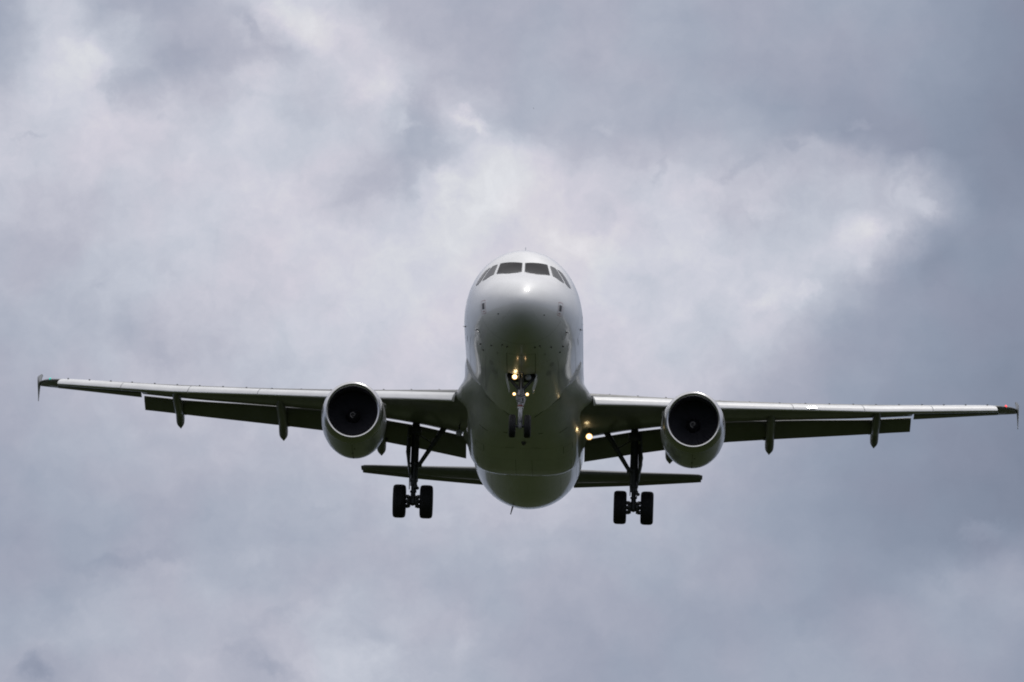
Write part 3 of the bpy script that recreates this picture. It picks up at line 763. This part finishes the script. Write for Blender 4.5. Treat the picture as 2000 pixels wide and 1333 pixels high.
for s in (-1, 1):
    for ip, (top, bot) in enumerate(PANES):
        bm = bmesh.new(); tp, bt = mir(s, top), mir(s, bot)
        patch2(bm, tp, bt, off=.010)
        strip(bm, [tp[0], tp[-1]] + bt[::-1] + [tp[0]], .016, off=.013, mi=1)
        link('cockpit_window', bm, [M['glass'] if ip == 0 else M['glass2'], M['frame']], fus, fix=False)
    bm = bmesh.new(); strip(bm, mir(s, [(.10, 1.86, .66), (.40, 1.93, .70), (.62, 2.04, .73)]), .022, off=.02)
    link('wiper', bm, M['dark'], fus, fix=False)
    # outlined air data panel beside the radome
    c4 = [Vector(p) for p in mir(s, [(1.19, 1.32, -.385), (1.33, 1.64, -.36), (1.283, 1.64, -.79), (1.15, 1.31, -.82)])]
    bl = lambda u, v: c4[0].lerp(c4[1], u).lerp(c4[3].lerp(c4[2], u), v)
    bm = bmesh.new(); rr = [(.12, 0), (.88, 0), (1, .06), (1, .94), (.88, 1), (.12, 1), (0, .94), (0, .06), (.12, 0)]
    strip(bm, [bl(u, v) for u, v in rr], .014, n=4)
    patch(bm, [bl(.2, .2), bl(.75, .2), bl(.75, .66), bl(.2, .66)], off=.008, mi=1, nsub=3)
    for k in range(4): patch(bm, [bl(.25 + .12 * k, .78), bl(.32 + .12 * k, .78), bl(.32 + .12 * k, .88), bl(.25 + .12 * k, .88)], off=.005, nsub=1)
    link('air_data_panel', bm, [M['red'], M['port']], fus, fix=False)
    bm = bmesh.new(); patch(bm, mir(s, [(.70, .62, -.97), (.745, .67, -.96), (.79, .68, -1.02), (.745, .62, -1.02)]), off=.006, nsub=2)
    link('drain_mark', bm, M['dark'], fus, fix=False)
    # lightning strips on the radome and side panel edges, highlight painted in pale
    bm = bmesh.new()
    strip(bm, mir(s, [(.35, .16, -.89), (.50, .42, -1.06), (.675, .76, -1.176)]), .010)
    strip(bm, mir(s, [(1.16, 1.25, -.86), (1.33, 1.9, -.90), (1.535, 2.95, -.92)]), .010)
    link('diverter_strip', bm, M['strip'], fus, fix=False)
    # round access panel and the small probes round the nose
    bm = bmesh.new(); c = Vector((s * 1.412, 2.92, -1.135))
    strip(bm, [c + Vector((s * .09 * math.cos(q) * .5, .19 * math.sin(q), .14 * math.cos(q))) for q in [2 * math.pi * k / 14 for k in range(15)]], .016, n=2)
    link('access_panel', bm, M['frame'], fus, fix=False)
    for p, L in (((1.463, 2.83, -1.03), .11), ((1.345, 3.56, -1.336), .07), ((.611, 2.15, -1.665), .10), ((.452, 2.14, -1.72), .07), ((.973, 2.765, -1.556), .06), ((1.251, 3.85, -1.47), .05), ((1.975, 5.0, -.44), .09)):
        q, nn = snap((s * p[0], p[1], p[2])); bm = bmesh.new()
        tube(bm, [q - nn * .02, q + nn * L * .7, q + nn * L * .75 + Vector((0, -.11, 0))], [.009, .008, .006], n=6); box(bm, q + nn * .006, (.026, .05, .02), rot=nn.to_track_quat('Z', 'Y').to_matrix().to_4x4())
        link('probe', bm, M['dark'], fus)
    # cabin doors, drawn by their seams
    for y0, y1 in ((5.05, 5.90), (30.3, 31.1)):
        bm = bmesh.new(); X0 = s * 1.97
        zz = [(-.78), (-.3), (.3), (.8), (1.08)]
        strip(bm, [(X0, y0, z) for z in zz] + [(X0, y1, z) for z in zz[::-1]] + [(X0, y0, zz[0])], .02, n=3)
        strip(bm, [(X0, y0 + .3, .1), (X0, y0 + .55, .1)], .05, n=2)
        link('cabin_door_seam', bm, M['seam'], fus, fix=False)
    bm = bmesh.new(); patch(bm, [(s * 1.9, 7.2, .80), (s * 1.9, 18, .80), (s * 1.97, 18, .66), (s * 1.97, 7.2, .66)], off=.004, nsub=24)
    link('livery_stripe', bm, M['blue'], fus, fix=False)
    w0 = None
    for k in range(28):
        yy = 7.0 + k * .82
        bm = bmesh.new()
        zc_, hw, hh = .38, .12, .17
        patch2(bm, [(s * 1.97, yy - hw * .8, zc_ + hh), (s * 1.97, yy + hw * .8, zc_ + hh)], [(s * 1.97, yy - hw, zc_ - hh), (s * 1.97, yy + hw, zc_ - hh)], off=.006, nx=2, ny=4)
        link('passenger_window', bm, M['glass'], fus, fix=False)
bm = bmesh.new()
rs = [[(h, 5.42 + dy, z) for h, dy in ((-.012, 0), (0, -.10 * f), (.012, 0), (0, .16 * f))] for z, f in ((2.05, 1), (2.25, .8), (2.42, .45))]
loft(bm, rs); link('antenna', bm, M['white'], fus)

bm = bmesh.new()
for s in (-1, 1):
    strip(bm, [(s * 1.30, 9.97, -1.67), (s * 1.02, 10.25, -1.83), (s * .72, 10.65, -1.99), (s * .40, 11.2, -2.12)], .03, bvh=BF_BVH, off=.008)
    strip(bm, [(s * .28, 15.8, -2.53), (s * .28, 19.4, -2.3)], .010, bvh=BF_BVH)
    strip(bm, [(s * 1.62, 16.6, -2.3), (s * 1.62, 18.2, -2.3)], .012, bvh=BF_BVH)
    strip(bm, [(s * 1.25, 12.9, -2.25), (s * 1.55, 12.8, -2.05)], .035, bvh=BF_BVH)
    strip(bm, [(s * .52, 12.62, -2.33), (s * .68, 12.6, -2.32)], .04, bvh=BF_BVH)
    strip(bm, [(s * .45, 18.6, -2.45), (s * .62, 18.6, -2.45)], .06, bvh=BF_BVH)
for y in (14.2, 15.8, 17.3): strip(bm, [(-1.6, y, -2.4), (0, y, -2.55), (1.6, y, -2.4)], .007, bvh=BF_BVH)
link('fairing_seams', bm, M['seam'], bfair, fix=False)
bm = bmesh.new(); lathe(bm, [(.03, .09), (0, .09), (-.04, .075), (-.09, .05), (-.11, .005)], (.02, 13.45, -2.425), 'Z', n=20)
link('beacon_light', bm, M['port'], bfair)
bm = bmesh.new(); tube(bm, [(-.50, 26.6, -1.86), (-.57, 26.75, -2.12)], [.03, .016], n=8); link('drain_mast', bm, M['dark'], fus)
# skin joints, darker oval patches and hatch outlines of the lower fuselage
bm = bmesh.new()
for y in (1.75, 3.95, 6.9, 9.0, 23.4, 26.0, 28.6):
    ring_ = fus_ring(y, 48); strip(bm, ring_[24:] + ring_[:1], .012, n=1)
for s in (-1, 1):
    for z in (-.95, -1.62):
        strip(bm, [(s * math.sqrt(max(.05, 1 - (z / 2.06) ** 2)) * 1.975, y, z) for y in (4.2, 6, 7.5, 9.2)], .010, n=4)
        strip(bm, [(s * math.sqrt(max(.05, 1 - (z / 2.06) ** 2)) * 1.95, y, z) for y in (22.6, 24, 26)], .010, n=4)
link('skin_joint', bm, M['lap'], fus, fix=False)
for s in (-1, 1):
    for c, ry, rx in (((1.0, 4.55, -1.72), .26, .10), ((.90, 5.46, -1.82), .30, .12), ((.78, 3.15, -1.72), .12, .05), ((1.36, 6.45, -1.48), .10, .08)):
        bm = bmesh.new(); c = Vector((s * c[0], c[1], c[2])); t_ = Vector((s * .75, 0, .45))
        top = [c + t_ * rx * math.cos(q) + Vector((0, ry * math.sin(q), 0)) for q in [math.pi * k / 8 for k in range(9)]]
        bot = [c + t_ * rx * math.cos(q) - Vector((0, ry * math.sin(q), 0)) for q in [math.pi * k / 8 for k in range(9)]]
        patch2(bm, top, bot, nx=8, ny=4); link('oval_patch', bm, M['oval'], fus, fix=False)
    bm = bmesh.new()
    strip(bm, [(s * 1.36, 14.4, -2.33), (s * 1.66, 14.5, -2.15), (s * 1.66, 15.2, -2.18), (s * 1.36, 15.2, -2.38), (s * 1.36, 14.4, -2.33)], .014, bvh=BF_BVH)
    strip(bm, [(s * .30, 14.05, -2.47), (s * .60, 14.12, -2.47)], .03, bvh=BF_BVH)
    link('hatch_outline', bm, M['seam'], bfair, fix=False)
for y, hgt in ((7.6, .26), (9.3, .20)):
    bm = bmesh.new(); loft(bm, [[(h, y + dy, z) for h, dy in ((-.014, .1), (0, 0), (.014, .1), (0, .28 * f))] for z, f in ((-2.04, 1), (-2.06 - hgt, .75))])
    link('blade_antenna', bm, M['fence'], fus)
# added metal plate on the slat, tilted to mirror the sun as a glint
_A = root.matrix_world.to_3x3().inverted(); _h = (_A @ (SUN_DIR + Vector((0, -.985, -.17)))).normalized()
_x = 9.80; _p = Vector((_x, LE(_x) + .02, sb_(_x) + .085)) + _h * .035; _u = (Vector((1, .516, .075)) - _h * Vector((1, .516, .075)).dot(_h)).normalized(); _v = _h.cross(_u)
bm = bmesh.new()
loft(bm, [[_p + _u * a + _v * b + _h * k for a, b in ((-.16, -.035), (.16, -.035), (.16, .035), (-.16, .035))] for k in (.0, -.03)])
link('sun_glint_plate', bm, M['chrome'], WINGS[1])

# ---------------------------------------------------------------- distant bird
def build_bird():
    bm = bmesh.new()
    rings = []
    for y, r, z in ((-.16, .004, 0), (-.13, .022, .0), (-.10, .03, .0), (-.06, .028, -.005), (0, .045, -.01), (.07, .035, -.005), (.14, .015, 0), (.20, .03, 0), (.24, .004, 0)):
        rings.append([(r * 1.1 * math.cos(q), y, z + r * .8 * math.sin(q)) for q in [2 * math.pi * k / 10 for k in range(10)]])
    loft(bm, rings)
    for sd in (-1, 1):
        top = [(0.03, -.05, .0), (.16, -.08, .07), (.32, -.03, .03), (.42, .06, -.03)]; bot = [(.03, .06, 0), (.16, .05, .06), (.30, .06, .03), (.42, .07, -.03)]
        for k in (0,):
            loft(bm, [[(sd * p[0], p[1], p[2] + .005), (sd * q[0], q[1], q[2] + .004), (sd * q[0], q[1], q[2] - .004), (sd * p[0], p[1], p[2] - .006)] for p, q in zip(top, bot)])
    o = link('bird', bm, M['feather'])
    o['label'] = 'tiny dark bird far off in the clouds above the airliner'; o['category'] = 'bird'
    D = 3200.0; x = (1042 - 1000) / F_PX * D; v = (666.5 - 212) / F_PX * D
    o.location = Vector((0, 0, 1.7)) + CE.to_3x3() @ Vector((x, D, v)); o.rotation_euler = (.3, R(28), R(60))
build_bird()
